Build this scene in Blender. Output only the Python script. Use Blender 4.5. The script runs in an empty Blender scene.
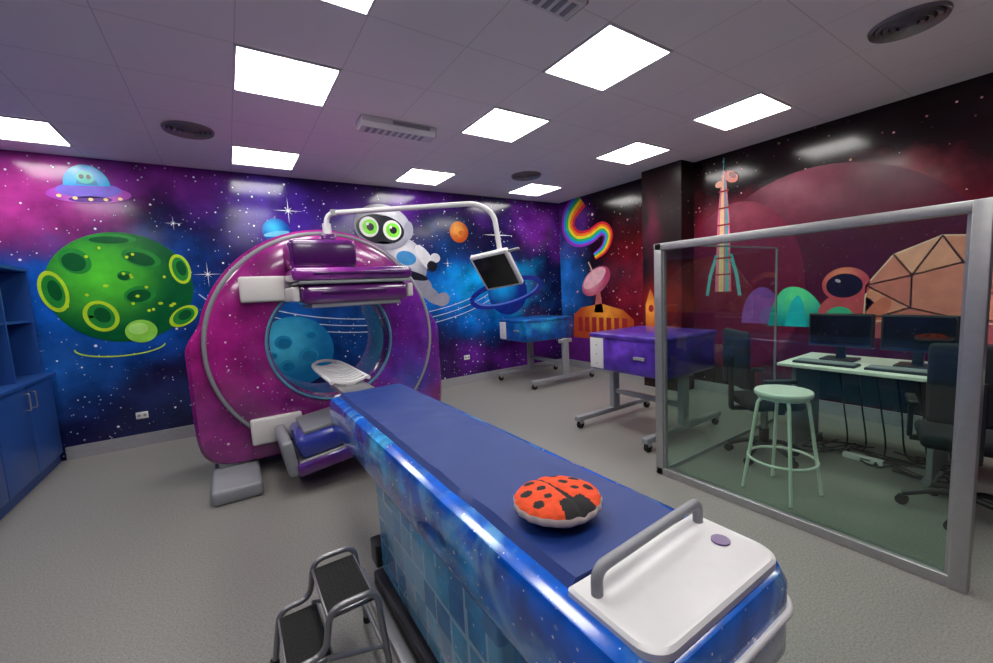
import bpy, bmesh, math, random
from mathutils import Matrix, Vector
from mathutils import noise as mn
random.seed(4)
C=bpy.context.collection
H=2.953; XL=-7.15; YF=-7.4
try:
    bpy.context.scene.view_settings.view_transform='Standard'
except Exception: pass
# ---------------------------------------------------------------- materials
def newmat(name):
    m=bpy.data.materials.new(name);m.use_nodes=True
    return m,m.node_tree,m.node_tree.nodes['Principled BSDF']
_mc={}
def M(name,col,rough=.5,metal=0,noise=.06,scale=30,bump=0,coat=0,emit=0):
    if name in _mc:return _mc[name]
    m,nt,b=newmat(name)
    tc=nt.nodes.new('ShaderNodeTexCoord');n=nt.nodes.new('ShaderNodeTexNoise');n.inputs['Scale'].default_value=scale
    n.inputs['Detail'].default_value=3
    nt.links.new(tc.outputs['Object'],n.inputs['Vector'])
    mr=nt.nodes.new('ShaderNodeMapRange');mr.inputs[3].default_value=1-noise*2;mr.inputs[4].default_value=1+noise*2
    nt.links.new(n.outputs[0],mr.inputs[0])
    vm=nt.nodes.new('ShaderNodeVectorMath');vm.operation='SCALE';vm.inputs[0].default_value=col[:3]
    nt.links.new(mr.outputs[0],vm.inputs['Scale']);nt.links.new(vm.outputs[0],b.inputs['Base Color'])
    b.inputs['Roughness'].default_value=rough;b.inputs['Metallic'].default_value=metal
    b.inputs['Coat Weight'].default_value=coat;b.inputs['Coat Roughness'].default_value=.08
    if bump:
        bp=nt.nodes.new('ShaderNodeBump');bp.inputs['Strength'].default_value=bump;bp.inputs['Distance'].default_value=.02
        nt.links.new(n.outputs[0],bp.inputs['Height']);nt.links.new(bp.outputs[0],b.inputs['Normal'])
    if emit:
        b.inputs['Emission Color'].default_value=(*col[:3],1);b.inputs['Emission Strength'].default_value=emit
    _mc[name]=m;return m
def mixc(nt,fac,a,b):
    x=nt.nodes.new('ShaderNodeMix');x.data_type='RGBA'
    for s,v in ((0,fac),(6,a),(7,b)):
        if hasattr(v,'is_linked'): nt.links.new(v,x.inputs[s])
        else: x.inputs[s].default_value=v if s==0 else (*v,1)
    return x.outputs[2]
def math_(nt,op,a,b=0.):
    x=nt.nodes.new('ShaderNodeMath');x.operation=op
    for i,v in enumerate((a,b)):
        if hasattr(v,'is_linked'): nt.links.new(v,x.inputs[i])
        else: x.inputs[i].default_value=v
    return x.outputs[0]
def vmath(nt,op,a,b):
    x=nt.nodes.new('ShaderNodeVectorMath');x.operation=op
    for i,v in enumerate((a,b)):
        if hasattr(v,'is_linked'): nt.links.new(v,x.inputs[i])
        else: x.inputs[i].default_value=v
    return x
def art(name,base,blobs=(),stars=(),rough=.3,distort=.5,dscale=1.3,var=.5,coat=.3,tiles=None,wisps=None,spec=.5):
    """printed space-art vinyl: coloured nebula clouds around world points + printed stars"""
    m,nt,b=newmat(name)
    g=nt.nodes.new('ShaderNodeNewGeometry');P=g.outputs['Position']
    n=nt.nodes.new('ShaderNodeTexNoise');n.inputs['Scale'].default_value=dscale;n.inputs['Detail'].default_value=5
    nt.links.new(P,n.inputs['Vector'])
    off=vmath(nt,'SUBTRACT',n.outputs['Color'],(.5,.5,.5)).outputs[0]
    off=vmath(nt,'MULTIPLY',off,(distort*2,)*3).outputs[0]
    D=vmath(nt,'ADD',P,off).outputs[0]
    col=base
    for c,r,k in blobs:
        v=vmath(nt,'SUBTRACT',D,c).outputs[0]
        v=vmath(nt,'DIVIDE',v,r).outputs[0]
        l=vmath(nt,'LENGTH',v,(0,0,0)).outputs['Value']
        mr=nt.nodes.new('ShaderNodeMapRange');mr.interpolation_type='SMOOTHSTEP'
        nt.links.new(l,mr.inputs[0]);mr.inputs[3].default_value=1;mr.inputs[4].default_value=0
        col=mixc(nt,mr.outputs[0],col,k)
    if not hasattr(col,'is_linked'):
        col=mixc(nt,0.,col,col)
    n2=nt.nodes.new('ShaderNodeTexNoise');n2.inputs['Scale'].default_value=dscale*2.2;n2.inputs['Detail'].default_value=6
    nt.links.new(P,n2.inputs['Vector'])
    mr=nt.nodes.new('ShaderNodeMapRange');mr.inputs[1].default_value=.3;mr.inputs[2].default_value=.7
    mr.inputs[3].default_value=1-var;mr.inputs[4].default_value=1+var
    nt.links.new(n2.outputs[0],mr.inputs[0])
    vm=nt.nodes.new('ShaderNodeVectorMath');vm.operation='SCALE';nt.links.new(col,vm.inputs[0]);nt.links.new(mr.outputs[0],vm.inputs['Scale'])
    col=vm.outputs[0]
    if wisps:
        n3=nt.nodes.new('ShaderNodeTexNoise');n3.inputs['Scale'].default_value=wisps[0];n3.inputs['Detail'].default_value=7;n3.inputs['Distortion'].default_value=1.2
        nt.links.new(P,n3.inputs['Vector'])
        mr=nt.nodes.new('ShaderNodeMapRange');mr.inputs[1].default_value=.52;mr.inputs[2].default_value=.72;mr.interpolation_type='SMOOTHSTEP'
        nt.links.new(n3.outputs[0],mr.inputs[0])
        col=mixc(nt,math_(nt,'MULTIPLY',mr.outputs[0],wisps[2]),col,wisps[1])
    if tiles:
        br=nt.nodes.new('ShaderNodeTexVoronoi');br.distance='CHEBYCHEV';br.inputs['Scale'].default_value=tiles[0];br.inputs['Randomness'].default_value=.25
        nt.links.new(P,br.inputs['Vector'])
        sx=nt.nodes.new('ShaderNodeSeparateColor');nt.links.new(br.outputs['Color'],sx.inputs[0])
        col=mixc(nt,math_(nt,'MULTIPLY',sx.outputs[0],.8),col,tiles[1])
        f=math_(nt,'GREATER_THAN',sx.outputs[1],.8)
        col=mixc(nt,math_(nt,'MULTIPLY',f,.5),col,tiles[2])
        f=math_(nt,'GREATER_THAN',sx.outputs[2],.8)
        col=mixc(nt,math_(nt,'MULTIPLY',f,.4),col,(.45,.65,.75))
        f=math_(nt,'GREATER_THAN',br.outputs['Distance'],.47)
        col=mixc(nt,math_(nt,'MULTIPLY',f,.5),col,(.5,.8,.9))
    for sc,th,k in stars:
        vo=nt.nodes.new('ShaderNodeTexVoronoi');vo.inputs['Scale'].default_value=sc
        nt.links.new(P,vo.inputs['Vector'])
        sx=nt.nodes.new('ShaderNodeSeparateColor');nt.links.new(vo.outputs['Color'],sx.inputs[0])
        r=math_(nt,'MULTIPLY',sx.outputs[0],th)
        f=math_(nt,'LESS_THAN',vo.outputs['Distance'],r)
        f=math_(nt,'MULTIPLY',f,sx.outputs[1])
        col=mixc(nt,f,col,k)
    nt.links.new(col,b.inputs['Base Color'])
    b.inputs['Specular IOR Level'].default_value=spec
    b.inputs['Roughness'].default_value=rough;b.inputs['Coat Weight'].default_value=coat;b.inputs['Coat Roughness'].default_value=.10
    return m
# ---------------------------------------------------------------- mesh helpers
def empty(name,loc=(0,0,0)):
    e=bpy.data.objects.new(name,None);e.location=loc;e.empty_display_size=.1;C.objects.link(e);return e
def link(name,me,parent=None,mats=(),smooth=False):
    o=bpy.data.objects.new(name,me);C.objects.link(o)
    for m in mats: me.materials.append(m)
    if parent:
        o.parent=parent;o.matrix_parent_inverse=Matrix.Translation(-Vector(parent.location))
    if smooth:
        for p in me.polygons:p.use_smooth=True
    return o
def finish(bm,name,parent,mats,smooth=False,rot=None):
    bmesh.ops.recalc_face_normals(bm,faces=bm.faces)
    if rot:
        cen,ax,ang=rot
        bmesh.ops.rotate(bm,verts=bm.verts,cent=cen,matrix=Matrix.Rotation(math.radians(ang),3,ax))
    me=bpy.data.meshes.new(name);bm.to_mesh(me);bm.free()
    if not isinstance(mats,(list,tuple)):mats=[mats]
    o=link(name,me,parent,mats,smooth)
    if smooth:
        try: me.set_sharp_from_angle(angle=math.radians(38))
        except Exception: pass
    return o
def box(name,x0,x1,y0,y1,z0,z1,mat,parent=None,bev=0,rot=None,seg=3):
    bm=bmesh.new();bmesh.ops.create_cube(bm,size=1)
    for v in bm.verts: v.co=Vector(((x0+x1)/2+v.co.x*(x1-x0),(y0+y1)/2+v.co.y*(y1-y0),(z0+z1)/2+v.co.z*(z1-z0)))
    if bev: bmesh.ops.bevel(bm,geom=bm.edges,offset=bev,segments=seg,profile=.5,affect='EDGES')
    return finish(bm,name,parent,mat,bool(bev),rot)
def cyl(name,c,r,h,mat,parent=None,axis='Z',seg=32,r2=None,bev=0,rot=None):
    bm=bmesh.new();bmesh.ops.create_cone(bm,cap_ends=True,segments=seg,radius1=r,radius2=r if r2 is None else r2,depth=h)
    if bev:
        es=[e for e in bm.edges if abs(e.verts[0].co.z-e.verts[1].co.z)<1e-6]
        bmesh.ops.bevel(bm,geom=es,offset=bev,segments=3,profile=.5,affect='EDGES')
    if axis=='X': bmesh.ops.rotate(bm,verts=bm.verts,cent=(0,0,0),matrix=Matrix.Rotation(math.pi/2,3,'Y'))
    if axis=='Y': bmesh.ops.rotate(bm,verts=bm.verts,cent=(0,0,0),matrix=Matrix.Rotation(math.pi/2,3,'X'))
    bmesh.ops.translate(bm,verts=bm.verts,vec=c)
    return finish(bm,name,parent,mat,True,rot)
def fillet(pts,r,n=6):
    out=[Vector(pts[0])]
    for i in range(1,len(pts)-1):
        p=Vector(pts[i]);a=(Vector(pts[i-1])-p);b=(Vector(pts[i+1])-p)
        k=min(r,a.length*.49,b.length*.49);A=p+a.normalized()*k;B=p+b.normalized()*k
        for j in range(n+1):
            t=j/n;out.append(A*(1-t)**2+p*2*t*(1-t)+B*t*t)
    out.append(Vector(pts[-1]));return out
def tube(name,pts,r,mat,parent=None,fil=.04,cyclic=False):
    if fil and not cyclic: pts=fillet(pts,fil)
    cu=bpy.data.curves.new(name,'CURVE');cu.dimensions='3D';cu.bevel_depth=r;cu.bevel_resolution=5;cu.use_fill_caps=True
    s=cu.splines.new('POLY');s.points.add(len(pts)-1)
    for p,q in zip(s.points,pts):p.co=(*q,1)
    s.use_cyclic_u=cyclic
    tmp=bpy.data.objects.new('tmp',cu);C.objects.link(tmp)
    bpy.context.view_layer.update()
    me=bpy.data.meshes.new_from_object(tmp.evaluated_get(bpy.context.evaluated_depsgraph_get()))
    bpy.data.objects.remove(tmp)
    me.name=name;me.materials.clear()
    return link(name,me,parent,[mat],True)
def loft(name,loops,mat,parent=None,smooth=True,rot=None):
    bm=bmesh.new();L=[[bm.verts.new(p) for p in l] for l in loops];n=len(loops[0])
    for a,b in zip(L,L[1:]):
        for i in range(n): bm.faces.new((a[i],a[(i+1)%n],b[(i+1)%n],b[i]))
    bm.faces.new(L[0]);bm.faces.new(L[-1])
    return finish(bm,name,parent,mat,smooth,rot)
def rrect(x0,x1,y0,y1,z,rn,rf=.02,n=8,ins=0):
    """rounded rectangle outline, near (y0) corners radius rn, far (y1) corners rf"""
    x0+=ins;x1-=ins;y0+=ins;y1-=ins;o=[]
    for cx,cy,r,a0 in ((x1-rf,y1-rf,rf,0),(x0+rf,y1-rf,rf,90),(x0+rn,y0+rn,rn,180),(x1-rn,y0+rn,rn,270)):
        for i in range(n+1):
            a=math.radians(a0+90*i/n);o.append((cx+r*math.cos(a),cy+r*math.sin(a),z))
    return o
# ---------------------------------------------------------------- common mats
grey_metal=M('brushed_steel',(.42,.42,.43),.35,.7)
alu=M('aluminium_frame',(.42,.42,.42),.38,.75)
white_pl=M('white_plastic',(.72,.71,.71),.35,0,.02)
cream=M('cream_plastic',(.70,.67,.64),.4,0,.02)
grey_pl=M('grey_plastic',(.27,.28,.30),.4,0,.03)
black_pl=M('black_plastic',(.015,.015,.017),.4,0,.03)
black_rb=M('black_rubber',(.01,.01,.01),.8,0,.1,80,.3)
dark_fab=M('dark_fabric',(.012,.014,.02),.9,0,.1,120)
screen=M('screen_black',(.008,.01,.012),.12)
white_pt=M('white_paint',(.7,.7,.7),.4,0,.02)
# ---------------------------------------------------------------- room shell
m,nt,b=newmat('vinyl_floor')
g=nt.nodes.new('ShaderNodeNewGeometry')
n=nt.nodes.new('ShaderNodeTexNoise');n.inputs['Scale'].default_value=110;n.inputs['Detail'].default_value=2;nt.links.new(g.outputs[0],n.inputs['Vector'])
n2=nt.nodes.new('ShaderNodeTexNoise');n2.inputs['Scale'].default_value=2;nt.links.new(g.outputs[0],n2.inputs['Vector'])
cr=nt.nodes.new('ShaderNodeValToRGB');cr.color_ramp.elements[0].position=.35;cr.color_ramp.elements[0].color=(.175,.168,.155,1)
cr.color_ramp.elements[1].position=.65;cr.color_ramp.elements[1].color=(.30,.29,.268,1);nt.links.new(n.outputs[0],cr.inputs[0])
c=mixc(nt,math_(nt,'MULTIPLY',n2.outputs[0],.5),cr.outputs[0],(.23,.223,.208))
nt.links.new(c,b.inputs['Base Color']);b.inputs['Roughness'].default_value=.42
floor_m=m
m,nt,b=newmat('ceiling_tiles')
g=nt.nodes.new('ShaderNodeNewGeometry');s=nt.nodes.new('ShaderNodeSeparateXYZ');nt.links.new(g.outputs[0],s.inputs[0])
def gl(sock,o,step,w):
    a=math_(nt,'ADD',sock,o+60*step);a=math_(nt,'DIVIDE',a,step);a=math_(nt,'FRACT',a);return math_(nt,'LESS_THAN',a,w)
f=math_(nt,'MAXIMUM',gl(s.outputs[0],1.073+.3,.6,.010),gl(s.outputs[1],.654+.3,.6,.010))
c=mixc(nt,f,(.88,.85,.84),(.66,.64,.64));nt.links.new(c,b.inputs['Base Color']);b.inputs['Roughness'].default_value=.7
ceil_m=m
box('floor',XL-.1,.1,YF-.1,.1,-.1,0,floor_m)
box('ceiling',XL-.1,.1,YF-.1,.1,H,H+.1,ceil_m)
wst=[(7,.10,(.9,.9,1)),(14,.16,(.8,.85,1)),(3.2,.06,(1,1,1)),(25,.18,(.6,.7,.95))]
back_m=art('mural_back',(.008,.006,.045),[
 ((-5.0,0,1.2),(1.3,2,1.2),(.008,.008,.07)),
 ((-5.9,0,2.9),(1.7,2,.75),(.18,.02,.24)),
 ((-6.9,0,2.55),(1.3,2,.8),(.52,.045,.32)),
 ((-6.1,0,1.55),(1.4,2,.8),(.008,.13,.64)),
 ((-6.8,0,.9),(1.2,2,.7),(.015,.12,.48)),
 ((-5.6,0,.35),(1.6,2,.5),(.008,.018,.10)),
 ((-4.4,0,2.5),(1.4,2,.8),(.05,.015,.26)),
 ((-4.4,0,1.0),(1.2,2,.9),(.005,.10,.40)),
 ((-2.7,0,2.8),(1.8,2,.6),(.10,.015,.26)),
 ((-2.1,0,1.45),(2.1,2,1.0),(.002,.17,.72)),
 ((-1.5,0,1.55),(1.3,2,.55),(.005,.50,1.0)),
 ((-.3,0,2.5),(1.1,2,.8),(.15,.015,.28)),
 ((-1.2,0,.3),(1.8,2,.6),(.12,.012,.26))],wst,rough=.15,distort=.7,coat=0,spec=.4)
right_m=art('mural_right',(.008,.002,.004),[
 ((0,-2.0,1.4),(2,1.6,1.5),(.24,.008,.015)),
 ((0,-1.0,.6),(2,1.3,.6),(.34,.03,.05)),
 ((0,0.1,1.5),(2,.9,1.6),(.02,.17,.62)),
 ((0,-.2,2.6),(2,.9,.7),(.10,.015,.22)),
 ((0,-3.6,1.5),(2,2.2,1.0),(.17,.010,.030)),
 ((0,-3.0,2.0),(2,.9,.5),(.24,.018,.045)),
 ((0,-4.4,2.0),(2,1.2,.5),(.22,.018,.035)),
 ((0,-4.2,.6),(2,2.2,.5),(.15,.02,.10))],
 [(5,.085,(1,.35,.45)),(9,.12,(.9,.5,.3)),(2.6,.06,(1,.6,.8)),(16,.14,(1,.5,.6))],rough=.15,coat=0,spec=.35)
side_m=art('mural_side',(.05,.02,.12),[((XL,-4,1.5),(2,2,1.2),(.05,.08,.35)),((-4,YF,1.6),(2,2,1.2),(.2,.03,.25))],wst[:2],rough=.35)
wb=box('wall_back',XL-.1,.1,0,.1,0,H,back_m)
wr=box('wall_right',0,.1,YF-.1,0,0,H,right_m)
box('wall_left',XL-.1,XL,YF-.1,0,0,H,side_m)
box('wall_front',XL,0,YF-.1,YF,0,H,side_m)
col_m=art('mural_column',(.012,.003,.004),[((-.2,-2.3,1.2),(1,.6,.7),(.28,.012,.012)),((-.28,-2.1,2.2),(1,.25,.6),(.10,.008,.03))],[(9,.09,(1,.5,.4))],rough=.3,coat=0,spec=.35)
box('wall_column',-.28,0,-2.56,-1.98,0,H,col_m)
skirt=M('skirting_grey',(.33,.33,.35),.4,.1)
box('baseboard_back',-6.62,-.02,-.02,-.001,0,.13,skirt)
box('baseboard_right',-.02,-.001,-1.97,0,0,.13,skirt)
box('baseboard_right.001',-.02,-.001,YF,-2.57,0,.13,skirt)
# ---------------------------------------------------------------- mural figures (flat print on the walls)
def decal(wall,name,pts,layer,mat):
    bm=bmesh.new();d=.003+.0015*layer
    cx=sum(p[0] for p in pts)/len(pts);cz=sum(p[1] for p in pts)/len(pts)
    def v(q): return bm.verts.new((q[0],-d,q[1]) if wall=='b' else ((-d if wall=='r' else -.28-d),q[0],q[1]))
    if 'sparkle' in name or 'planet' in name:
        vs=[v(p) for p in pts];cc=v((cx,cz))
        for i in range(len(vs)): bm.faces.new((cc,vs[i],vs[(i+1)%len(vs)]))
    else:
        f=bm.faces.new([v(p) for p in pts]);bmesh.ops.triangulate(bm,faces=[f])
    return finish(bm,name,wb if wall=='b' else wr,mat)
def ell(cx,cz,rx,rz,rot=0,n=48,a0=0,a1=360):
    o=[];r=math.radians(rot);full=abs(a1-a0)>=360
    for i in range(n if full else n+1):
        a=math.radians(a0+(a1-a0)*i/n);x=rx*math.cos(a);z=rz*math.sin(a)
        o.append((cx+x*math.cos(r)-z*math.sin(r),cz+x*math.sin(r)+z*math.cos(r)))
    return o
def ribbon(wall,name,path,w,layer,mat,off=0,taper=None):
    bm=bmesh.new();d=.003+.0015*layer;A=[];Bv=[]
    def v(q): return bm.verts.new((q[0],-d,q[1]) if wall=='b' else (-d,q[0],q[1]))
    for i,p in enumerate(path):
        a=path[max(i-1,0)];b2=path[min(i+1,len(path)-1)];dx,dz=b2[0]-a[0],b2[1]-a[1];l=math.hypot(dx,dz) or 1
        k=taper(i/(len(path)-1)) if taper else 1
        o1=(off+w/2)*k;o2=(off-w/2)*k
        A.append(v((p[0]-dz/l*o1,p[1]+dx/l*o1)));Bv.append(v((p[0]-dz/l*o2,p[1]+dx/l*o2)))
    for i in range(len(A)-1): bm.faces.new((A[i],A[i+1],Bv[i+1],Bv[i]))
    return finish(bm,name,wb if wall=='b' else wr,mat)
def catmull(P,n=8):
    P=[P[0]]+list(P)+[P[-1]];o=[]
    for i in range(1,len(P)-2):
        for j in range(n):
            t=j/n;o.append(tuple(.5*((2*P[i][k])+(-P[i-1][k]+P[i+1][k])*t+(2*P[i-1][k]-5*P[i][k]+4*P[i+1][k]-P[i+2][k])*t*t+(-P[i-1][k]+3*P[i][k]-3*P[i+1][k]+P[i+2][k])*t**3) for k in range(len(P[0]))))
    o.append(P[-2]);return o
def ink(name,col,col2=None,c=None,r=None):
    if name in _mc:return _mc[name]
    m=art('ink_'+name,col,[(c,(r,r,r),col2)] if col2 else [],rough=.2,distort=.05,var=.12,dscale=4,coat=0,spec=.35);_mc[name]=m;return m
gX,gZ=-6.02,1.68
decal('b','green_planet_body',ell(gX,gZ,.575,.56),1,ink('green_body',(.003,.11,.03),(.09,.62,.04),(gX-.16,0,gZ+.12),.60))
ylw=ink('crater_rim',(.45,.75,.03));dkg=ink('crater_dark',(.005,.10,.025));mdg=ink('crater_mid',(.02,.26,.04));ltg=ink('lime',(.28,.72,.08))
for i,(x,z,a,bb,r) in enumerate([(-5.54,1.86,.09,.16,8),(-5.56,1.35,.15,.09,38),(-6.53,1.66,.10,.20,8),(-6.22,1.40,.13,.16,20)]):
    decal('b','crater_rim_%d'%i,ell(x,z,a,bb,r),3,ylw);decal('b','crater_hole_%d'%i,ell(x,z,a*.74,bb*.80,r),4,mdg);decal('b','crater_deep_%d'%i,ell(x+.01,z+.01,a*.45,bb*.5,r),5,dkg)
for i,(x,z,a,bb,r) in enumerate([(-6.07,2.17,.2,.05,0),(-5.85,1.98,.16,.09,-20),(-6.35,1.95,.11,.13,30),(-5.9,1.6,.13,.09,10),(-6.0,1.80,.06,.05,0)]):
    decal('b','crater_soft_%d'%i,ell(x,z,a,bb,r),2,mdg);decal('b','crater_soft_in_%d'%i,ell(x-.01,z-.01,a*.75,bb*.7,r),3,dkg)
decal('b','green_knob',ell(-5.93,1.22,.13,.12),4,ltg);decal('b','green_knob_light',ell(-5.95,1.25,.08,.06),5,ink('lime2',(.45,.85,.2)))
for i in range(22):
    a=random.uniform(0,6.28);q=random.uniform(.1,.5);decal('b','green_dot_%d'%i,ell(gX+q*math.cos(a),gZ+q*math.sin(a),.010+.012*random.random(),.015),4,ylw)
ribbon('b','green_orbit',[(-6.1+.35*math.cos(t*.1),1.08+.10*math.sin(t*.1)) for t in range(31,63)],.012,1,ylw)
ux,uz=-6.17,2.62
decal('b','ufo_saucer',ell(ux,uz-.02,.31,.085,3),3,ink('ufo_pink',(.35,.05,.42),(.80,.22,.65),(ux,0,uz+.05),.3))
decal('b','ufo_saucer_top',ell(ux,uz+.02,.24,.075,3),4,ink('ufo_violet',(.18,.12,.60)))
decal('b','ufo_dome',ell(ux-.01,uz+.06,.17,.20,3,32,0,180),5,ink('ufo_glass',(.02,.36,.75),(.45,.9,.95),(ux-.08,0,uz+.22),.09))
decal('b','alien_body',ell(ux-.01,uz+.07,.08,.07,0,24,0,180),5.5,ink('alien_body',(.02,.20,.40)))
decal('b','alien_head',ell(ux-.02,uz+.14,.065,.06),6,ink('alien_green',(.05,.55,.45)))
for s_ in (-1,1): decal('b','alien_eye%d'%s_,ell(ux-.02+.026*s_,uz+.145,.018,.022),7,ink('robot_dark',(.01,.01,.02)))
decal('b','ufo_shadow_ring',ell(ux,uz-.07,.16,.03,3),4,ink('ufo_dk',(.10,.02,.25)))
for i in range(5): decal('b','ufo_lamp_%d'%i,ell(ux-.22+.11*i,uz-.05-.02*math.sin(i*math.pi/4),.018,.015),7,ink('lamp_y',(.9,.6,.3)))
decal('b','small_blue_planet',ell(-4.57,2.3,.15,.15),2,ink('small_blue',(.005,.07,.38),(.03,.5,.95),(-4.6,0,2.34),.16))
decal('b','small_blue_band',ell(-4.57,2.27,.14,.03,10),3,ink('small_band',(.15,.55,.8)))
decal('b','orange_planet',ell(-2.07,2.375,.16,.16),2,ink('orangep',(.6,.10,.01),(1,.42,.06),(-2.1,0,2.42),.18))
decal('b','orange_spot',ell(-2.03,2.36,.05,.04),3,ink('orange_dk',(.65,.16,.02)));decal('b','orange_spot2',ell(-2.13,2.31,.03,.02),3,ink('orange_dk',(.65,.16,.02)))
rx,rz=-1.2,1.42
ringm=ink('ring_blue',(.01,.03,.30));ringl=ink('ring_lilac',(.10,.22,.75))
def ringpts(a0,a1,r): return [(rx+.72*r*math.cos(math.radians(a))*math.cos(.18)-.19*r*math.sin(math.radians(a))*math.sin(.18),rz+.72*r*math.cos(math.radians(a))*math.sin(.18)+.19*r*math.sin(math.radians(a))*math.cos(.18)) for a in range(a0,a1+1,6)]
ribbon('b','orbit_rear',ringpts(0,180,1),.08,1,ringm)
decal('b','ringed_planet',ell(rx,rz,.40,.38),2,ink('ringed_body',(.005,.03,.26),(.01,.42,.95),(rx-.12,0,rz+.14),.42))
ribbon('b','orbit_front',ringpts(180,360,1),.08,3,ringm);ribbon('b','orbit_glow',ringpts(180,360,.9),.03,4,ringl)
decal('b','pale_moon_planet',ell(-4.5,.82,.46,.44),2,ink('moon',(.01,.20,.46),(.08,.66,.92),(-4.62,0,.95),.5))
for i,(x,z,r) in enumerate([(-4.62,.95,.10),(-4.35,.75,.12),(-4.6,.65,.09),(-4.3,1.02,.07),(-4.75,.8,.05)]): decal('b','moon_crater_%d'%i,ell(x,z,r,r*.85),3,ink('moon_c',(.02,.34,.62)));decal('b','moon_crater_lip_%d'%i,ell(x+.01,z-.012,r*.75,r*.6),4,ink('moon_d',(.01,.22,.46)))
org=ink('thin_orbit',(.55,.75,.95))
for k in range(3): ribbon('b','orbit_line_%d'%k,[(-3.3+2.0*math.cos(math.radians(t))*(1+.06*k),1.9+(.75+.09*k)*math.sin(math.radians(t))) for t in range(200,345,4)],.010,1,org)
# robot
gm=ink('robot_grey',(.20,.20,.27),(.66,.66,.72),(-3.2,0,2.5),.5);gd=ink('robot_dark',(.01,.01,.02));gr=ink('robot_eye',(.22,.75,.05));mid=ink('robot_mid',(.30,.30,.38));lite=ink('robot_lite',(.7,.7,.75))
gb=ink('robot_body_grey',(.28,.28,.36),(.75,.75,.80),(-2.95,0,2.0),.4)
decal('b','robot_body',ell(-2.98,1.90,.33,.38,25),1,gb);decal('b','robot_hip',ell(-2.82,1.58,.24,.16,-10),1.5,gb)
decal('b','robot_leg',ell(-2.62,1.45,.10,.24,50),1.2,gb);decal('b','robot_boot',ell(-2.42,1.36,.12,.10,20),1.7,mid)
decal('b','robot_arm',ell(-2.66,1.98,.09,.22,35),2,lite);decal('b','robot_elbow',ell(-2.56,1.86,.08,.08),3,gd);decal('b','robot_hand',ell(-2.50,1.98,.08,.07),3,lite)
decal('b','robot_belt',ell(-2.90,1.74,.27,.06,-15),3,gd);decal('b','robot_chest',ell(-2.95,1.98,.15,.10,-10),4,ink('robot_panel',(.05,.25,.55)))
decal('b','robot_head',ell(-3.25,2.40,.40,.31,-6),5,gm);decal('b','robot_ear',ell(-2.89,2.37,.07,.13,-6),5.5,mid)
decal('b','robot_visor',ell(-3.29,2.37,.335,.20,-6),6,gd);decal('b','robot_brow',ell(-3.25,2.61,.2,.05,-6),6,lite);decal('b','robot_jaw',ell(-3.22,2.17,.14,.035,-6),6,mid)
for s_ in (-1,1):
    ex=-3.29+.16*s_;ez=2.38-.017*s_
    decal('b','robot_eye_white%d'%s_,ell(ex,ez,.13,.135),7,ink('eye_w',(.75,.78,.72)));decal('b','robot_iris%d'%s_,ell(ex+.01,ez,.10,.10),8,gr);decal('b','robot_pupil%d'%s_,ell(ex+.015,ez,.05,.05),9,gd)
    decal('b','robot_glint%d'%s_,ell(ex-.02,ez+.04,.02,.02),10,ink('eye_w',(1,1,1)))
spk=ink('sparkle',(.9,.95,1))
for i,(x,z,r) in enumerate([(-4.42,2.55,.17),(-5.3,1.8,.14),(-1.35,2.35,.30),(-3.7,1.95,.1),(-2.3,1.9,.09),(-6.75,1.1,.10),(-5.55,2.35,.08)]):
    p=[]
    for j in range(16):
        a=math.radians(22.5*j);q=r*(1 if j%4==0 else (.35 if j%4==2 else .07));p.append((x+q*math.cos(a),z+q*math.sin(a)))
    decal('b','sparkle_%d'%i,p,2,spk)
# rainbow swirl
cols=[(.75,.02,.04),(.95,.22,.01),(.95,.72,.03),(.03,.55,.12),(.02,.30,.85),(.30,.04,.55)]
pth=catmull([(-.55,2.93),(-.30,2.72),(-.24,2.48),(-.42,2.28),(-.72,2.26),(-1.00,2.36),(-1.14,2.24),(-1.05,2.04),(-.84,1.93)],8)
for k,cc in enumerate(cols):
    ribbon('r','rainbow_band_%d'%k,pth,.052,2+k*.2,ink('rb%d'%k,cc),off=(k-2.5)*.05,taper=lambda t:1.25-.85*t)
pkd=ink('dish_pink',(.45,.05,.12),(.90,.35,.42),(0,-.75,1.55),.35)
decal('r','antenna_mast',[(-.80,1.0),(-1.0,1.0),(-.93,1.4),(-.87,1.4)],2,ink('mast',(.5,.12,.10)))
decal('r','antenna_dish',ell(-.85,1.52,.34,.20,-30),3,pkd);decal('r','antenna_dish_in',ell(-.82,1.57,.28,.12,-30),4,ink('dish_in',(.85,.45,.50)))
ribbon('r','antenna_feed',[(-.85,1.58),(-.7,1.85)],.025,5,ink('mast2',(.8,.5,.4)))
bo=ink('bld_orange',(.50,.07,.02),(.95,.35,.04),(0,-1.0,1.0),.6)
decal('r','base_building',[(-.3,.55),(-.32,.95),(-.5,1.08),(-.95,1.15),(-1.4,1.05),(-1.6,.9),(-1.6,.55)],2,bo)
for i in range(7): decal('r','base_window_%d'%i,[(-.42-.16*i,.66),(-.52-.16*i,.66),(-.52-.16*i,.92),(-.42-.16*i,.92)],3,ink('winred',(.35,.03,.03)))
decal('r','base_ground',[(0,.13),(0,.55),(-.8,.62),(-1.97,.55),(-1.97,.13)],1,ink('ground_purple',(.14,.02,.22)))
decal('c','column_rocket',[(-2.02,.75),(-2.02,1.15),(-2.10,1.38),(-2.2,1.15),(-2.2,.75)],2,ink('rk_or',(.55,.10,.02),(.95,.35,.05),(-.28,-2.1,1.1),.3))
decal('c','column_rocket_window',ell(-2.11,1.1,.04,.05),3,ink('winred',(.35,.03,.03)))
decal('c','column_block',[(-2.0,.4),(-2.0,.8),(-2.5,.9),(-2.54,.4)],1,ink('colblk',(.35,.04,.03)))
decal('r','dusky_planet',ell(-3.85,1.25,1.3,1.3),0,ink('dusky',(.085,.008,.025),(.24,.04,.08),(0,-3.7,2.55),.75))
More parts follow.
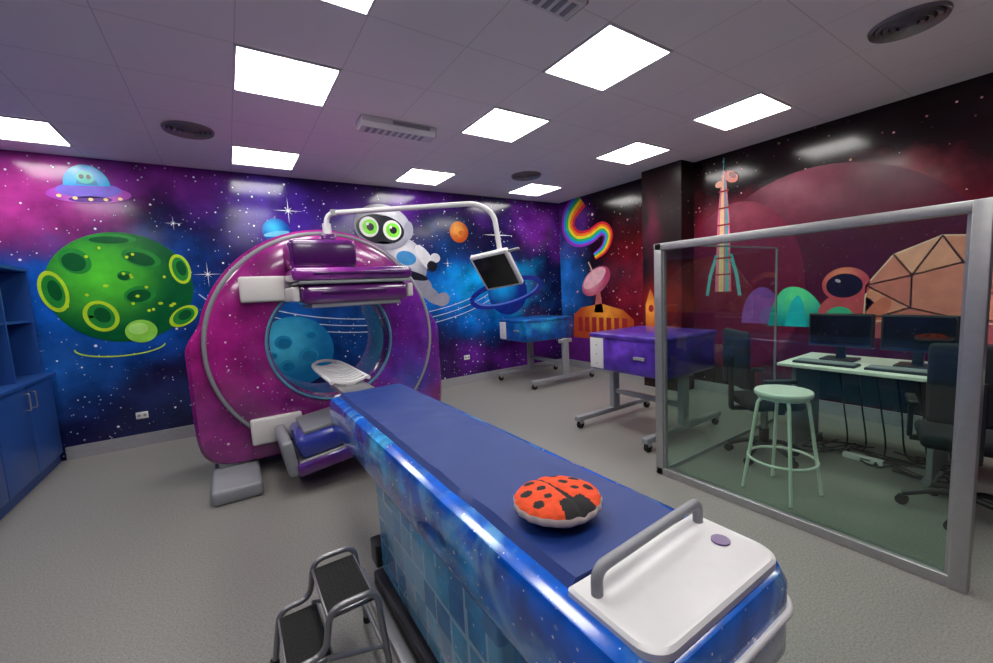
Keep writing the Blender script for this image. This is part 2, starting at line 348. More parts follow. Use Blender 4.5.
decal('r','dusky_hill_planet',ell(-3.1,1.35,.7,1.0),.5,ink('dusky2',(.17,.012,.04),(.28,.04,.08),(0,-3.1,2.3),.5))
decal('r','rocket_tower',[(-2.84,1.3),(-2.87,2.2),(-2.92,2.75),(-2.96,2.75),(-3.01,2.2),(-3.04,1.3)],2,ink('tower',(.85,.20,.30)))
decal('r','tower_strip_y',[(-2.885,1.3),(-2.90,2.2),(-2.93,2.70),(-2.94,2.70),(-2.945,2.2),(-2.945,1.3)],3,ink('tow_y',(.95,.65,.35)))
decal('r','tower_strip_c',[(-2.97,1.3),(-2.965,2.2),(-2.945,2.70),(-2.955,2.70),(-2.995,2.2),(-3.01,1.3)],3,ink('tow_c',(.10,.45,.50)))
for i in range(6):
    z=1.5+.2*i;hw=.11-.010*i;decal('r','tower_band_%d'%i,[(-2.94+hw,z),(-2.94-hw,z),(-2.94-hw,z+.02),(-2.94+hw,z+.02)],4,ink('winred',(.35,.03,.03)))
ribbon('r','tower_tail_l',[(-2.86,1.75),(-2.78,1.5),(-2.74,1.25)],.04,3,ink('tow_c',(.1,.45,.5)));ribbon('r','tower_tail_r',[(-3.03,1.75),(-3.10,1.5),(-3.14,1.25)],.04,3,ink('tow_c',(.1,.45,.5)))
ribbon('r','tower_aerial',[(-2.94,2.7),(-2.94,2.9)],.012,3,ink('tow_c',(.1,.45,.5)))
decal('r','satellite_dish',ell(-3.03,2.66,.09,.06,40),4,ink('sat',(.9,.22,.15)));decal('r','satellite_dish_in',ell(-3.045,2.675,.05,.03,40),5,ink('winred',(.35,.03,.03)));decal('r','satellite_box',ell(-2.89,2.60,.05,.04),4,ink('sat2',(.95,.45,.3)))
domec=[(.80,.29,.20),(.90,.40,.28),(.66,.19,.15),(.84,.34,.24),(.74,.24,.18)]
dcx,dcz=-4.87,1.14
outp=[(dcx+.60*math.cos(math.radians(a)),dcz+.60*math.sin(math.radians(a))) for a in (-15,18,50,82,112,142,170,195)]
inp=[(dcx+.04+.27*math.cos(math.radians(a)),dcz+.12+.25*math.sin(math.radians(a))) for a in (-36,36,108,180,252)]
F=[(outp[0],outp[1],inp[0]),(outp[1],inp[1],inp[0]),(outp[1],outp[2],inp[1]),(outp[2],outp[3],inp[1]),(outp[3],inp[2],inp[1]),(outp[3],outp[4],inp[2]),(outp[4],outp[5],inp[2]),(outp[5],inp[3],inp[2]),(outp[5],outp[6],inp[3]),(outp[6],outp[7],inp[3]),(outp[7],inp[4],inp[3]),(outp[0],inp[0],inp[4],outp[7]),tuple(inp)]
for i,f_ in enumerate(F): decal('r','dome_facet_%d'%i,list(f_),2,ink('dome%d'%(i*2%5),domec[i*2%5]))
dl=ink('dome_line',(.98,.62,.48))
for i,f_ in enumerate(F):
    for j in range(len(f_)): ribbon('r','dome_seam_%d_%d'%(i,j),[f_[j],f_[(j+1)%len(f_)]],.012,3,dl)
decal('r','dome_base',[(dcx+.62,1.0),(dcx-.62,1.0),(dcx-.62,.82),(dcx+.62,.82)],1.5,ink('domeb',(.45,.10,.12)))
decal('r','green_dome',catmull([(-3.45,.9),(-3.50,1.15),(-3.62,1.32),(-3.80,1.30),(-3.95,1.12),(-4.02,.9)],6),1,ink('gdome',(.01,.34,.36),(.14,.80,.34),(0,-3.72,1.25),.35))
decal('r','green_stripe',catmull([(-3.62,.9),(-3.66,1.12),(-3.74,1.24),(-3.80,1.10),(-3.82,.9)],6),2,ink('gdome3',(.02,.52,.58)))
decal('r','purple_dome',ell(-3.38,.92,.22,.42,0,32,0,180),.8,ink('gdome2',(.30,.09,.44)))
decal('r','astronaut_helmet',ell(-4.14,1.34,.19,.17),3,ink('helm',(.62,.08,.10),(.95,.28,.15),(0,-4.1,1.42),.2));decal('r','astronaut_visor',ell(-4.13,1.33,.145,.12),4,ink('vis',(.012,.008,.025)));decal('r','visor_glint',ell(-4.08,1.38,.025,.015,30),5,ink('vg',(.6,.5,.6)))
decal('r','astronaut_body',ell(-4.16,1.04,.24,.22),2,ink('abody',(.62,.09,.10)));decal('r','astronaut_pack',ell(-4.10,1.00,.12,.12),2.5,ink('apack',(.05,.45,.25)));decal('r','astronaut_arm',ell(-4.38,1.06,.07,.17,30),2.7,ink('abody2',(.7,.18,.12)))
for nm,(x,z) in {'wall_socket':(-6.02,.33),'wall_socket.001':(-2.06,.42)}.items():
    e=empty(nm,(x,-.006,z));box('plate',x-.05,x+.05,-.012,-.0005,z-.035,z+.035,white_pl,e,.003);
    for s_ in (-1,1): cyl('inset',(x+.024*s_,-.0135,z),.015,.004,grey_pl,e,'Y')
# ---------------------------------------------------------------- ceiling fittings
m,nt,b=newmat('light_diffuser');b.inputs['Base Color'].default_value=(.9,.9,.9,1)
n=nt.nodes.new('ShaderNodeTexNoise');n.inputs['Scale'].default_value=60
mr=nt.nodes.new('ShaderNodeMapRange');mr.inputs[3].default_value=15.5;mr.inputs[4].default_value=16.5
nt.links.new(n.outputs[0],mr.inputs[0]);nt.links.new(mr.outputs[0],b.inputs['Emission Strength']);b.inputs['Emission Color'].default_value=(1,.975,.94,1)
lamp_m=m
for x in (-1.073,-2.873,-4.673,-6.473):
    for y in (-.654,-2.454,-3.654,-5.454):
        if (x==-6.473 and y==-3.654): continue
        e=empty('ceiling_light_panel',(x,y,H))
        box('diffuser',x-.285,x+.285,y-.285,y+.285,H-.006,H-.001,lamp_m,e)
        for k,(a,bb,c2,d) in enumerate([(-.3,.3,-.3,-.285),(-.3,.3,.285,.3),(-.3,-.285,-.285,.285),(.285,.3,-.285,.285)]):
            box('frame_%d'%k,x+a,x+bb,y+c2,y+d,H-.012,H-.001,white_pt,e)
dm=M('diffuser_metal',(.30,.28,.27),.45,.3)
for x,y,k_ in ((-5.28,-1.205,.84),(-1.535,-4.84,.84),(-1.68,-1.23,.9)):
    e=empty('round_air_diffuser',(x,y,H))
    for k in range(5):
        r=(.22-.042*k)*k_
        bm=bmesh.new();prof=[(r,-.002),(r-.006,-.022-.004*k),(r-.030*k_,-.008-.004*k),(r-.026*k_,-.002)]
        rings=[[bm.verts.new((x+q*math.cos(t*math.pi/24),y+q*math.sin(t*math.pi/24),H+z)) for t in range(48)] for q,z in prof]
        for A,B in zip(rings,rings[1:]):
            for t in range(48): bm.faces.new((A[t],A[(t+1)%48],B[(t+1)%48],B[t]))
        finish(bm,'louvre_ring_%d'%k,e,dm,True)
    cyl('dark_throat',(x,y,H-.003),.19*k_,.004,black_pl,e)
def unit(cx,cy,L=.66):
    e=empty('ceiling_air_purifier',(cx,cy,H))
    prof=[(-.09,0),(-.09,-.045),(-.07,-.08),(.07,-.08),(.09,-.045),(.09,0)]
    loft('housing',[[(cx+s_*L/2,cy+a,H-.001+z) for a,z in prof] for s_ in (-1,1)],white_pl,e,False)
    for i in range(9): box('slot_%d'%i,cx-L*.42+i*.06,cx-L*.42+i*.06+.03,cy-.05,cy+.05,H-.085,H-.0805,grey_pl,e)
    box('end_cap',cx+L/2,cx+L/2+.012,cy-.08,cy+.08,H-.075,H-.005,grey_pl,e)
    box('front_grille',cx-L*.1,cx+L*.42,cy-.096,cy-.0885,H-.040,H-.012,grey_pl,e)
unit(-3.75,-2.05);unit(-3.79,-4.0,.6)
# ---------------------------------------------------------------- scanner gantry
pur=art('gantry_vinyl',(.19,.008,.15),[((-5.4,-1.7,1.3),(.9,2,1.0),(.44,.016,.23)),((-5.3,-1.7,.4),(.8,2,.6),(.24,.012,.18)),
  ((-4.4,-1.7,2.0),(1.0,2,.5),(.44,.02,.29)),((-3.5,-1.7,1.2),(.6,2,1.0),(.13,.015,.32)),((-3.7,-1.7,.6),(.5,1,.5),(.03,.05,.48))],
  [(16,.14,(1,.8,.95)),(30,.16,(.9,.6,.9)),(8,.09,(1,.8,1))],rough=.2,distort=.25,dscale=3,var=.3,coat=1)
pur2=art('detector_vinyl',(.10,.008,.16),[((-4.5,-2.3,1.65),(.5,.6,.12),(.34,.03,.36)),((-4.1,-2.3,1.9),(.5,.6,.2),(.12,.01,.14)),((-4.5,-2.2,.4),(.6,.7,.25),(.02,.04,.34))],
  [(22,.10,(1,.8,.95))],rough=.2,distort=.15,dscale=4,var=.3,coat=1)
G=empty('gamma_camera_scanner',(-4.38,-1.4,0))
gx,gz=-4.38,1.08;NN=128
def outer(t,r=1.0):
    c_,s_=math.cos(t),math.sin(t)
    if s_>=0:
        k=max(0,1-s_/.25)
        return r+(.085*k*k*(3-2*k) if s_<.25 else 0)
    hx,hz=1.085,.97;p=9
    return 1/((abs(c_)/hx)**p+(abs(s_)/hz)**p)**(1/p)
def ringshell(name,fo,fi,prof,mat,parent):
    bm=bmesh.new();loops=[]
    for y,kind,off in prof:
        l=[]
        for i in range(NN):
            t=2*math.pi*i/NN;R=(fo(t) if kind=='o' else fi(t))+off
            l.append(bm.verts.new((gx+R*math.cos(t),y,gz+R*math.sin(t))))
        loops.append(l)
    m_=len(loops)
    for k in range(m_):
        A=loops[k];B=loops[(k+1)%m_]
        for i in range(NN): bm.faces.new((A[i],A[(i+1)%NN],B[(i+1)%NN],B[i]))
    return finish(bm,name,parent,mat,True)
bore=lambda t:.50
ringshell('gantry_housing',outer,bore,[(-1.68,'i',.10),(-1.68,'o',-.03),(-1.65,'o',0),(-1.08,'o',0),(-1.05,'o',-.03),(-1.05,'i',.03),(-1.08,'i',0),(-1.62,'i',0)],pur,G)
ringshell('rotor_disc',lambda t:.94,bore,[(-1.665,'o',0),(-1.73,'o',0),(-1.75,'o',-.03),(-1.75,'i',.06),(-1.73,'i',.02),(-1.66,'i',.01)],pur,G)
tube('ring_trim',[(gx+.955*math.cos(2*math.pi*i/96),-1.71,gz+.955*math.sin(2*math.pi*i/96)) for i in range(96)],.020,grey_pl,G,0,True)
tube('bore_trim',[(gx+.53*math.cos(2*math.pi*i/96),-1.745,gz+.53*math.sin(2*math.pi*i/96)) for i in range(96)],.012,M('bore_trim_teal',(.10,.30,.45),.3),G,0,True)
for s_,x in ((0,-5.22),(1,-3.58)):
    box('foot_%d'%s_,x-.165,x+.165,-2.15,-1.1,0,.115,grey_pl,G,.03)
    box('foot_riser_%d'%s_,x-.12,x+.12,-1.66,-1.1,.1,.2,grey_pl,G,.02)
box('arm_slide_upper',-5.06,-4.62,-1.80,-1.74,1.46,1.67,cream,G,.02);box('arm_slide_upper_right',-4.2,-3.72,-1.80,-1.74,1.46,1.67,cream,G,.02)
box('arm_slide_lower',-5.09,-4.70,-1.80,-1.74,.28,.50,cream,G,.02);box('arm_slide_lower_right',-4.1,-3.7,-1.80,-1.74,.28,.50,cream,G,.02)
dkp=M('dark_purple',(.05,.004,.08),.25,coat=.5)
box('detector_arm_upper',-4.72,-4.22,-2.18,-1.74,1.70,1.93,pur2,G,.04)
box('detector_arm_cap',-4.70,-4.24,-2.20,-2.17,1.73,1.90,dkp,G,.01)
box('detector_head_plate',-4.74,-3.82,-2.36,-1.78,1.60,1.70,pur2,G,.035)
box('plate_groove',-4.60,-3.90,-2.366,-2.355,1.64,1.66,dkp,G,.003)
box('detector_head_drum',-4.69,-3.85,-2.33,-1.80,1.42,1.58,M('drum_violet',(.12,.010,.16),.22,coat=.9),G,.06)
box('detector_rim',-4.70,-3.84,-2.345,-1.79,1.575,1.60,grey_pl,G,.008)
box('drum_slot',-4.55,-4.05,-2.336,-2.32,1.49,1.52,dkp,G,.004)
box('collimator_face',-4.62,-3.92,-2.29,-1.84,1.395,1.43,grey_pl,G,.01)
for x in (-4.72,-3.83): box('head_bracket',x-.025,x+.025,-2.30,-1.80,1.45,1.56,cream,G,.012)
rt=((-4.4,-2.0,.4),'Y',-8)
box('lower_head_plate',-4.86,-3.96,-2.38,-1.78,.20,.31,pur2,G,.035,rt)
box('lower_head_drum',-4.82,-4.0,-2.35,-1.80,.31,.49,M('drum_blue',(.03,.05,.36),.22,coat=.6),G,.06,rt)
box('lower_head_rim',-4.83,-3.99,-2.36,-1.79,.295,.32,alu,G,.008,rt)
box('lower_collimator',-4.75,-4.07,-2.3,-1.84,.485,.52,grey_pl,G,.01,rt)
box('lower_bracket',-4.92,-4.84,-2.36,-1.80,.22,.50,grey_pl,G,.03,rt)
# monitor on swing arm
tube('swing_arm',[(-4.36,-1.80,2.0),(-4.36,-1.80,2.20),(-3.28,-2.56,2.21),(-3.16,-2.64,2.12),(-3.13,-2.66,1.80)],.022,white_pl,G,.12)
cyl('swing_arm_joint',(-4.36,-1.80,2.05),.036,.12,white_pl,G);cyl('swing_arm_collar',(-4.30,-1.842,2.2),.030,.05,grey_pl,G)
box('swing_arm_root',-4.42,-4.30,-1.86,-1.5,1.93,2.02,pur2,G,.02)
cyl('monitor_yoke',(-3.13,-2.66,1.77),.032,.08,white_pl,G)
ms=[box('monitor_shell',-.18,.18,-.02,.03,-.18,.18,white_pl,G,.012),box('monitor_screen',-.155,.155,-.026,-.018,-.155,.155,screen,G),box('monitor_handle',.0,.28,.0,.02,.14,.16,grey_pl,G,.006)]
mm=Matrix.Rotation(math.radians(-58),3,'Z')@Matrix.Rotation(math.radians(38),3,'X')@Matrix.Rotation(math.radians(-8),3,'Y')
for o in ms:
    for v in o.data.vertices: v.co=mm@v.co+Vector((-3.20,-2.70,1.63))
# ---------------------------------------------------------------- patient table
T=empty('patient_table',(-4.42,-4.1,0))
bed_m=art('bed_side_vinyl',(.002,.11,.60),[((-4.64,-3.2,.7),(.5,.4,.3),(.03,.10,.55)),((-4.64,-3.9,.72),(.4,.35,.14),(.04,.52,.95)),((-4.64,-4.7,.68),(.4,.5,.14),(.01,.40,.92)),
 ((-4.5,-5.2,.7),(.4,.3,.2),(.003,.15,.62)),((-4.15,-3.4,.8),(.06,.6,.2),(.16,.03,.35))],[(26,.15,(.9,.95,1)),(50,.17,(.8,.9,1)),(12,.09,(1,1,1))],rough=.15,distort=.35,dscale=4,var=.45,coat=.6,wisps=(5,(.25,.65,.95),.55))
x0,x1,y0,y1=-4.68,-4.165,-5.285,-2.95
loft('bed_body',[rrect(x0,x1,y0,y1,z,.07,.03,ins=i) for z,i in ((.59,.05),(.62,.015),(.66,0),(.81,0),(.838,.010),(.85,.035))],bed_m,T)
bm=bmesh.new();nx,ny=20,110;px0,px1,py0,py1=-4.628,-4.212,-5.055,-3.0
grid=[[None]*(ny+1) for _ in range(nx+1)]
for i in range(nx+1):
    for j in range(ny+1):
        u=i/nx;v=j/ny;y=py0+(py1-py0)*v;wob=.006*mn.noise(Vector((0,y*5,1)))
        x=px0+(px1-px0)*u+wob
        e=min(u,1-u)*(px1-px0);k=min(1,e/.02);z=.847+.020*math.sqrt(max(0,1-(1-k)**2))
        z+=.005*k*mn.noise(Vector((x*9,y*5,0)))+.006*k*abs(mn.noise(Vector((x*4+y*3,y*7,4))))
        grid[i][j]=bm.verts.new((x,y,z))
for i in range(nx):
    for j in range(ny): bm.faces.new((grid[i][j],grid[i+1][j],grid[i+1][j+1],grid[i][j+1]))
bd=[e for e in bm.edges if e.is_boundary];r_=bmesh.ops.extrude_edge_only(bm,edges=bd)
for v in r_['geom']:
    if isinstance(v,bmesh.types.BMVert): v.co.z=.840
finish(bm,'bed_pad',T,M('navy_vinyl_pad',(.004,.030,.19),.55,0,.03,7,.15),True)
loft('end_panel',[rrect(-4.638,-4.195,-5.268,-5.058,z,.05,.01,ins=i) for z,i in ((.845,0),(.860,0),(.866,.006))],white_pl,T)
cyl('end_badge',(-4.26,-5.165,.867),.020,.006,M('badge_purple',(.12,.05,.2),.3),T)
tube('end_handle',[(-4.605,-5.11,.86),(-4.605,-5.11,.918),(-4.225,-5.09,.918),(-4.225,-5.09,.86)],.012,grey_pl,T,.03)
arc=[p for p in rrect(x0-.004,x1+.004,y0-.004,-4.9,.755,.075,.01) if p[1]<-5.2]
tube('end_bumper',arc,.008,white_pl,T,0)
ped=art('pedestal_mosaic',(.02,.22,.48),[((-4.6,-4.4,.3),(.3,.4,.3),(.06,.42,.68))],[(30,.12,(.9,1,1))],rough=.25,distort=.2,dscale=5,var=.45,tiles=(9,(.14,.46,.66),(.02,.07,.32)))
box('pedestal',-4.635,-4.215,-4.78,-3.70,.11,.60,ped,T,.015)
box('pedestal_base',-4.66,-4.17,-4.95,-3.62,0,.07,M('base_dark',(.05,.05,.06),.4,.5),T,.01)
box('base_plinth',-4.61,-4.23,-4.8,-3.68,.06,.13,grey_pl,T)
box('base_rail',-4.72,-4.672,-5.0,-3.5,0,.03,alu,T,.004);box('base_rail_r',-4.16,-4.112,-5.0,-3.5,0,.03,alu,T,.004)
box('drive_box',-4.66,-4.52,-3.70,-3.60,.12,.24,black_pl,T,.01)
# slatted head cradle reaching into the bore
pc=-4.46
bm=bmesh.new()
box('cradle_spine',pc-.035,pc+.035,-2.62,-1.62,.828,.842,grey_metal,T,.004)
for s_ in (-1,1):
    tube('cradle_rail_%d'%s_,[(pc+s_*.13,-2.62,.868),(pc+s_*.13,-2.0,.872),(pc+s_*.115,-1.75,.878),(pc+s_*.05,-1.6,.885),(pc,-1.585,.886)],.014,white_pl,T,.05)
for i in range(12):
    y=-2.58+.082*i;w=.13 if y<-2.0 else .13-.16*(y+2.0)**1.0*.5
    pr=[(pc+w*math.sin(a),0,.842+.030*(math.sin(a)**2)) for a in [math.radians(-90+15*q) for q in range(13)]]
    top=[(x,y+.022,z+.010) for x,_,z in pr];top2=[(x,y-.022,z+.010) for x,_,z in pr];bo1=[(x,y+.022,z-.004) for x,_,z in pr];bo2=[(x,y-.022,z-.004) for x,_,z in pr]
    loft('cradle_slat_%d'%i,[[a,b_,c_,d_] for a,b_,c_,d_ in zip(top,top2,bo2,bo1)],white_pl,T,False)
bm.free()
box('pallet_slide',pc-.10,pc+.12,-2.98,-2.40,.79,.828,grey_metal,T,.01)
box('slide_cover',-4.62,-4.24,-2.97,-2.78,.66,.82,white_pl,T,.02)
# ---------------------------------------------------------------- ladybug cushion
bm=bmesh.new();bmesh.ops.create_uvsphere(bm,u_segments=144,v_segments=72,radius=1)
R_=.112
def spots(u,v,z):
    r=math.hypot(u,v)
    if r>.975:return 2
    if z<0:return 2 if r>.9 else 1
    if v<-.48 and abs(u)<.30+.25*(-.48-v):return 1
    if abs(u)<.022+.10*max(0,-v+.1) :return 1
    for sx,sy,sr in ((.34,.66,.13),(-.34,.66,.13),(.66,.26,.14),(-.66,.26,.14),(.30,.20,.12),(-.30,.20,.12),(.68,-.28,.12),(-.68,-.28,.12),(.36,-.18,.09),(-.36,-.18,.09)):
        if math.hypot(u-sx,v-sy)<sr:return 1
    return 0
for f in bm.faces:
    c_=f.calc_center_median();f.material_index=spots(c_.x,c_.y,c_.z)
ang=math.radians(-5)
for v in bm.verts:
    x,y,z=v.co;th=math.atan2(y,x);rr=math.hypot(x,y);sc=1+.02*math.cos(20*th)*max(0,rr-.9)/.1
    z=(abs(z)**.8)*(1 if z>0 else -1)
    z=z*(.036 if z>0 else .028)-(.005*math.exp(-(x/.08)**2) if z>0 else 0)+.003*mn.noise(Vector((x*4,y*4,0)))
    x*=R_*1.04*sc;y*=R_*.98*sc
    v.co=(-4.477+x*math.cos(ang)-y*math.sin(ang),-4.855+x*math.sin(ang)+y*math.cos(ang),.907+z)
finish(bm,'ladybug_cushion',None,[M('ladybug_red',(.82,.075,.012),.85,0,.12,60,.25),M('ladybug_black',(.012,.01,.012),.85),M('ladybug_trim',(.6,.5,.45),.8)],True)
# ---------------------------------------------------------------- step stool
S=empty('step_stool',(-4.96,-4.0,0))
tm=M('stool_tube',(.30,.30,.31),.35,.6)
ya,yb=-4.16,-3.86
def tread(n,xa,xb,z):
    box(n,xa,xb,ya,yb,z-.02,z,black_rb,S,.004)
    for i in range(9):
        x=xa+.015+(xb-xa-.03)*i/8;box(n+'_rib_%d'%i,x-.004,x+.004,ya+.01,yb-.01,z,z+.004,black_rb,S)
    tube(n+'_rim',[(xa,ya,z-.012),(xb,ya,z-.012),(xb,yb,z-.012),(xa,yb,z-.012)],.010,tm,S,0,True)
tread('upper_step',-4.96,-4.80,.35)
tread('lower_step',-5.10,-4.96,.20)
for y in (ya-.015,yb+.015):
    tube('side_frame',[(-4.76,y,.0),(-4.79,y,.375),(-4.955,y,.375),(-4.98,y,.22),(-5.095,y,.22),(-5.13,y,0)],.012,tm,S,.05)
    tube('side_brace',[(-4.975,y,.20),(-4.775,y,.14)],.009,tm,S,0)
    for x in (-4.76,-5.13): cyl('foot_cap',(x,y,.012),.017,.024,black_rb,S)
tube('rear_brace',[(-4.775,ya-.015,.12),(-4.775,yb+.015,.12)],.009,tm,S,0)
# ---------------------------------------------------------------- collimator carts
def cart(x0,x1,y0,y1,zb,zt,body,fy,fx,xp,nm='collimator_cart'):
    K=empty(nm,((x0+x1)/2,(y0+y1)/2,0))
    box('tray_body',x0,x1,y0,y1,zb,zt,body,K,.03)
    box('tray_lid',x0-.012,x1+.012,y0-.012,y1+.012,zt-.03,zt+.012,body,K,.012)
    box('white_end_panel',x0-.008,x0+.05,y1-.16,y1+.006,zb+.02,zt-.035,white_pl,K,.006)
    for s_ in range(3): cyl('panel_screw',(x0-.010,y1-.08,zb+.07+.09*s_),.008,.006,grey_metal,K,'X')
    box('latch',x0-.016,x0-.002,y0+.2,y0+.32,zb+.15,zb+.18,grey_pl,K,.004)
    for y in fy:
        box('base_bar',fx[0],fx[1],y-.03,y+.03,.08,.13,grey_pl,K,.008)
        box('post',xp-.05,xp+.05,y-.03,y+.03,.12,zb+.01,grey_pl,K,.008)
        box('gusset',xp-.12,xp+.12,y-.025,y+.025,zb-.05,zb+.005,grey_pl,K,.008)
        for x in (fx[0]+.05,fx[1]-.05):
            cyl('caster_wheel',(x,y,.04),.04,.03,black_rb,K,'Y');box('caster_fork',x-.02,x+.02,y-.025,y+.025,.05,.085,grey_metal,K)
    box('cross_bar',xp-.02,xp+.02,fy[0],fy[1],.28,.33,grey_pl,K,.005)
    return K
cartb=art('cart_blue',(.005,.08,.36),[((-1.3,-.9,.9),(.5,.5,.15),(.02,.38,.70))],[(20,.1,(.9,.9,1))],rough=.3,distort=.2,dscale=4)
cartp=art('cart_purple',(.06,.02,.30),[((-2.2,-3.1,.85),(.5,.5,.2),(.14,.05,.50))],[(20,.12,(.9,.9,1))],rough=.3,distort=.2,dscale=4)
cart(-1.58,-.72,-.98,-.28,.67,.99,cartb,(-1.08,-.22),(-1.62,-.35),-.95)
cart(-2.13,-1.35,-3.58,-2.74,.62,.975,cartp,(-3.47,-2.66),(-2.28,-1.1),-1.7)
# ---------------------------------------------------------------- cabinets
bl=M('cabinet_blue',(.018,.075,.30),.35,0,.03,8);bd=M('cabinet_navy',(.010,.045,.19),.45,0,.03,8)
K=empty('blue_storage_cabinet',(-6.88,-1.5,0))
box('plinth',XL+.01,-6.66,-3.0,-.03,0,.08,bd,K)
box('carcass',XL+.01,-6.65,-3.0,-.03,.08,.86,bl,K)
box('worktop',XL+.01,-6.60,-3.02,-.025,.86,.89,bl,K,.004)
for i in range(5):
    a_=-.04-.59*(i+1)+.006;b_=-.04-.59*i-.006
    box('door_%d'%i,-6.65,-6.63,a_,b_,.10,.85,bl,K,.003)
    hy=a_+.06 if i%2==0 else b_-.06
    tube('handle_%d'%i,[(-6.63,hy,.66),(-6.60,hy,.66),(-6.60,hy,.80),(-6.63,hy,.80)],.005,grey_metal,K,.01)
for y in (-.03,-.62,-1.25,-1.9,-2.6): box('shelf_upright',XL+.01,-6.68,y-.022,y,.89,1.87,bl,K)
box('shelf_back',XL+.01,XL+.025,-2.62,-.03,.89,1.87,bd,K)
for z in (1.38,): box('shelf',XL+.02,-6.69,-2.6,-.05,z,z+.02,bl,K)
box('shelf_top',XL+.01,-6.67,-2.64,-.025,1.85,1.88,bl,K)
E=empty('supply_box',(-6.85,-1.02,.89));box('carton',-6.95,-6.72,-1.1,-.95,.892,1.0,M('carton_orange',(.6,.2,.06),.6),E,.004);box('carton_lid',-6.955,-6.715,-1.105,-.945,.995,1.02,white_pl,E,.004)
# ---------------------------------------------------------------- glass booth
B=empty('glass_partition',(-2.49,-4.55,0))
def mkglass(name,c1,c2,ior):
    m,nt,b=newmat(name);nt.nodes.remove(b)
    tr=nt.nodes.new('ShaderNodeBsdfTransparent');gs=nt.nodes.new('ShaderNodeBsdfGlossy');gs.inputs['Roughness'].default_value=.02
    fr=nt.nodes.new('ShaderNodeFresnel');fr.inputs[0].default_value=ior;mx=nt.nodes.new('ShaderNodeMixShader')
    n=nt.nodes.new('ShaderNodeTexNoise');n.inputs['Scale'].default_value=.7
    c=mixc(nt,n.outputs[0],c1,c2);nt.links.new(c,tr.inputs[0])
    g=nt.nodes.new('ShaderNodeNewGeometry')
    f=math_(nt,'MULTIPLY',fr.outputs[0],math_(nt,'SUBTRACT',1.,g.outputs['Backfacing']))
    nt.links.new(f,mx.inputs[0]);nt.links.new(tr.outputs[0],mx.inputs[1]);nt.links.new(gs.outputs[0],mx.inputs[2])
    nt.links.new(mx.outputs[0],nt.nodes['Material Output'].inputs[0]);return m
glass=mkglass('tinted_glass',(.76,.89,.81),(.79,.91,.84),1.75);glass2=mkglass('clear_glass',(.90,.94,.92),(.91,.95,.93),1.45)
yA,yB=-3.76,-5.31;zt=1.735
box('pane',-2.496,-2.484,yB,yA,.05,zt-.03,glass,B)
box('post_far',-2.52,-2.46,yA-.055,yA+.005,0,zt,alu,B,.004);box('post_near',-2.525,-2.455,yB-.03,yB+.03,0,zt,alu,B,.004)
box('top_rail',-2.52,-2.46,yB,yA,zt-.05,zt,alu,B,.004);box('bottom_rail',-2.52,-2.46,yB,yA,0,.055,alu,B,.004)
for y in (yA-.062,yB+.038): box('glazing_bead',-2.505,-2.475,y-.006,y+.006,.05,zt-.05,grey_metal,B)
box('return_pane',-2.45,-.63,yA-.028,yA-.018,.03,1.73,glass2,B)
box('return_edge',-.64,-.622,yA-.030,yA-.016,0,1.735,grey_pl,B);box('return_top_edge',-2.46,-.622,yA-.030,yA-.016,1.725,1.737,grey_pl,B);box('return_channel',-2.46,-.622,yA-.033,yA-.013,0,.03,grey_pl,B)
# ---------------------------------------------------------------- booth furniture
K=empty('white_bar_stool',(-2.13,-4.45,0));sx,sy=-2.13,-4.45
wp=M('stool_white',(.9,.9,.84),.35,.1,.02)
cyl('seat',(sx,sy,.69),.165,.035,wp,K,bev=.012);cyl('seat_rim',(sx,sy,.665),.145,.02,wp,K)
for i in range(4):
    a=math.radians(35+90*i);ca,sa=math.cos(a),math.sin(a)
    tube('leg_%d'%i,[(sx+.07*ca,sy+.07*sa,.66),(sx+.14*ca,sy+.14*sa,.64),(sx+.225*ca,sy+.225*sa,.008)],.011,wp,K,.05)
tube('foot_ring',[(sx+.195*math.cos(t*math.pi/24),sy+.195*math.sin(t*math.pi/24),.24) for t in range(48)],.009,wp,K,0,True)
def chair(cx,cy,face):
    K=empty('office_chair',(cx,cy,0));f=math.radians(face)
    def W(p): return (cx+p[0]*math.cos(f)-p[1]*math.sin(f),cy+p[0]*math.sin(f)+p[1]*math.cos(f),p[2])
    for i in range(5):
        a=math.radians(72*i+36);tube('base_arm_%d'%i,[(cx,cy,.13),(cx+.13*math.cos(a),cy+.13*math.sin(a),.12),(cx+.25*math.cos(a),cy+.25*math.sin(a),.07)],.018,black_pl,K,.03)
        cyl('caster_%d'%i,(cx+.25*math.cos(a),cy+.25*math.sin(a),.03),.03,.04,black_rb,K,'X')
    cyl('gas_column',(cx,cy,.27),.025,.32,grey_metal,K);cyl('column_sleeve',(cx,cy,.17),.036,.14,black_pl,K)
    ob=[box('seat',-.20,.20,-.20,.20,.43,.51,dark_fab,K,.035),box('backrest',-.25,-.19,-.19,.19,.60,1.05,dark_fab,K,.028),box('back_bar',-.265,-.242,-.03,.03,.42,.85,black_pl,K,.008),box('back_link',-.26,0,-.03,.03,.40,.43,black_pl,K,.008)]
    for s_ in (-1,1): ob+=[box('armrest',-.12,.10,s_*.23-.025,s_*.23+.025,.66,.69,black_pl,K,.01),box('arm_post',-.01,.03,s_*.23-.012,s_*.23+.012,.44,.67,black_pl,K,.004),box('arm_link',-.01,.03,min(s_*.18,s_*.23),max(s_*.18,s_*.23),.42,.445,black_pl,K)]
    for o in ob:
        for v in o.data.vertices: v.co=Vector(W(v.co))
chair(-1.62,-4.12,-40);chair(-1.66,-5.20,15)
K=empty('control_desk',(-1.05,-4.9,0))
box('desktop',-1.42,-.72,-5.9,-4.12,.725,.75,M('desk_white',(.85,.85,.78),.4,0,.02),K,.004)
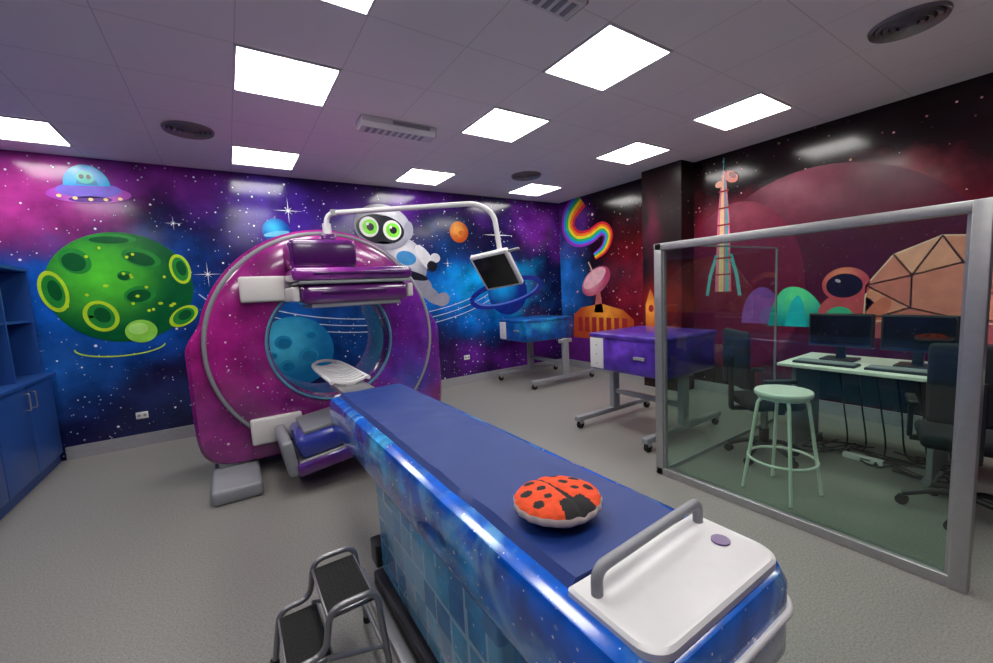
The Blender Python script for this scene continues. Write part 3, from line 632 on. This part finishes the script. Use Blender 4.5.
for y in (-4.2,-5.0,-5.85): box('desk_leg',-1.3,-.8,y-.015,y+.015,.03,.725,grey_pl,K);box('desk_foot',-1.32,-.75,y-.03,y+.03,0,.03,grey_pl,K)
box('modesty_panel',-.80,-.785,-5.85,-4.2,.35,.72,M('panel_dk',(.05,.05,.07),.5),K)
rr_=random.Random(9)
for k in range(6):
    y=-4.35-.12*k;P3=[(-.84,y,.724),(-.84,y-.05,.35),(-.90,y-.1,.03)]
    for q in range(6): P3.append((rr_.uniform(-1.28,-.85),y+rr_.uniform(-.25,.25),.010+.006*q))
    P3.append((-.84,y+.1,.02));tube('desk_cable_%d'%k,catmull(P3,6),.006,black_rb,K,0)
box('power_strip_body',-1.18,-1.13,-4.74,-4.50,.0,.04,white_pl,K,.006)
for i,(a_,b_) in enumerate(((-4.62,-4.2),(-5.06,-4.66))):
    K=empty('computer_monitor',(-1.0,(a_+b_)/2,.75));yc=(a_+b_)/2
    box('bezel',-1.03,-.985,a_,b_,.86,1.13,black_pl,K,.008);box('display',-1.034,-1.029,a_+.015,b_-.015,.875,1.115,screen,K)
    box('stand_neck',-.99,-.96,yc-.03,yc+.03,.76,.95,black_pl,K);box('stand_foot',-1.10,-.90,yc-.11,yc+.11,.7505,.765,black_pl,K,.005)
for y in (-4.4,-4.85):
    K=empty('keyboard',(-1.27,y,.75));box('keyboard_body',-1.34,-1.20,y-.2,y+.2,.7505,.768,black_pl,K,.004)
    for r in range(4): box('key_row_%d'%r,-1.33+.032*r,-1.306+.032*r,y-.19,y+.19,.768,.774,grey_pl,K,.002)
K=empty('power_socket_panel',(-.03,-4.5,.35));box('plate',-.032,-.021,-4.75,-4.35,.3,.42,white_pl,K,.004)
for k in range(3): cyl('socket_%d'%k,(-.034,-4.42-.13*k,.36),.025,.006,grey_pl,K,'X')
# ---------------------------------------------------------------- camera, world
w=bpy.data.worlds.new('room_world');bpy.context.scene.world=w;w.use_nodes=True
w.node_tree.nodes['Background'].inputs[0].default_value=(.5,.5,.55,1);w.node_tree.nodes['Background'].inputs[1].default_value=.2
cam=bpy.data.cameras.new('camera');co=bpy.data.objects.new('camera',cam);C.objects.link(co)
cam.sensor_width=36;cam.lens=36*407.22/993;cam.clip_start=.02
yaw,pit,rol=.5784,.102,-.0508
f=Vector((math.sin(yaw)*math.cos(pit),math.cos(yaw)*math.cos(pit),-math.sin(pit)));r=Vector((math.cos(yaw),-math.sin(yaw),0));u=r.cross(f)
r2=r*math.cos(rol)+u*math.sin(rol);u2=-r*math.sin(rol)+u*math.cos(rol)
co.matrix_world=Matrix((( r2.x,u2.x,-f.x,-5.148),(r2.y,u2.y,-f.y,-5.632),(r2.z,u2.z,-f.z,1.4635),(0,0,0,1)))
bpy.context.scene.camera=co
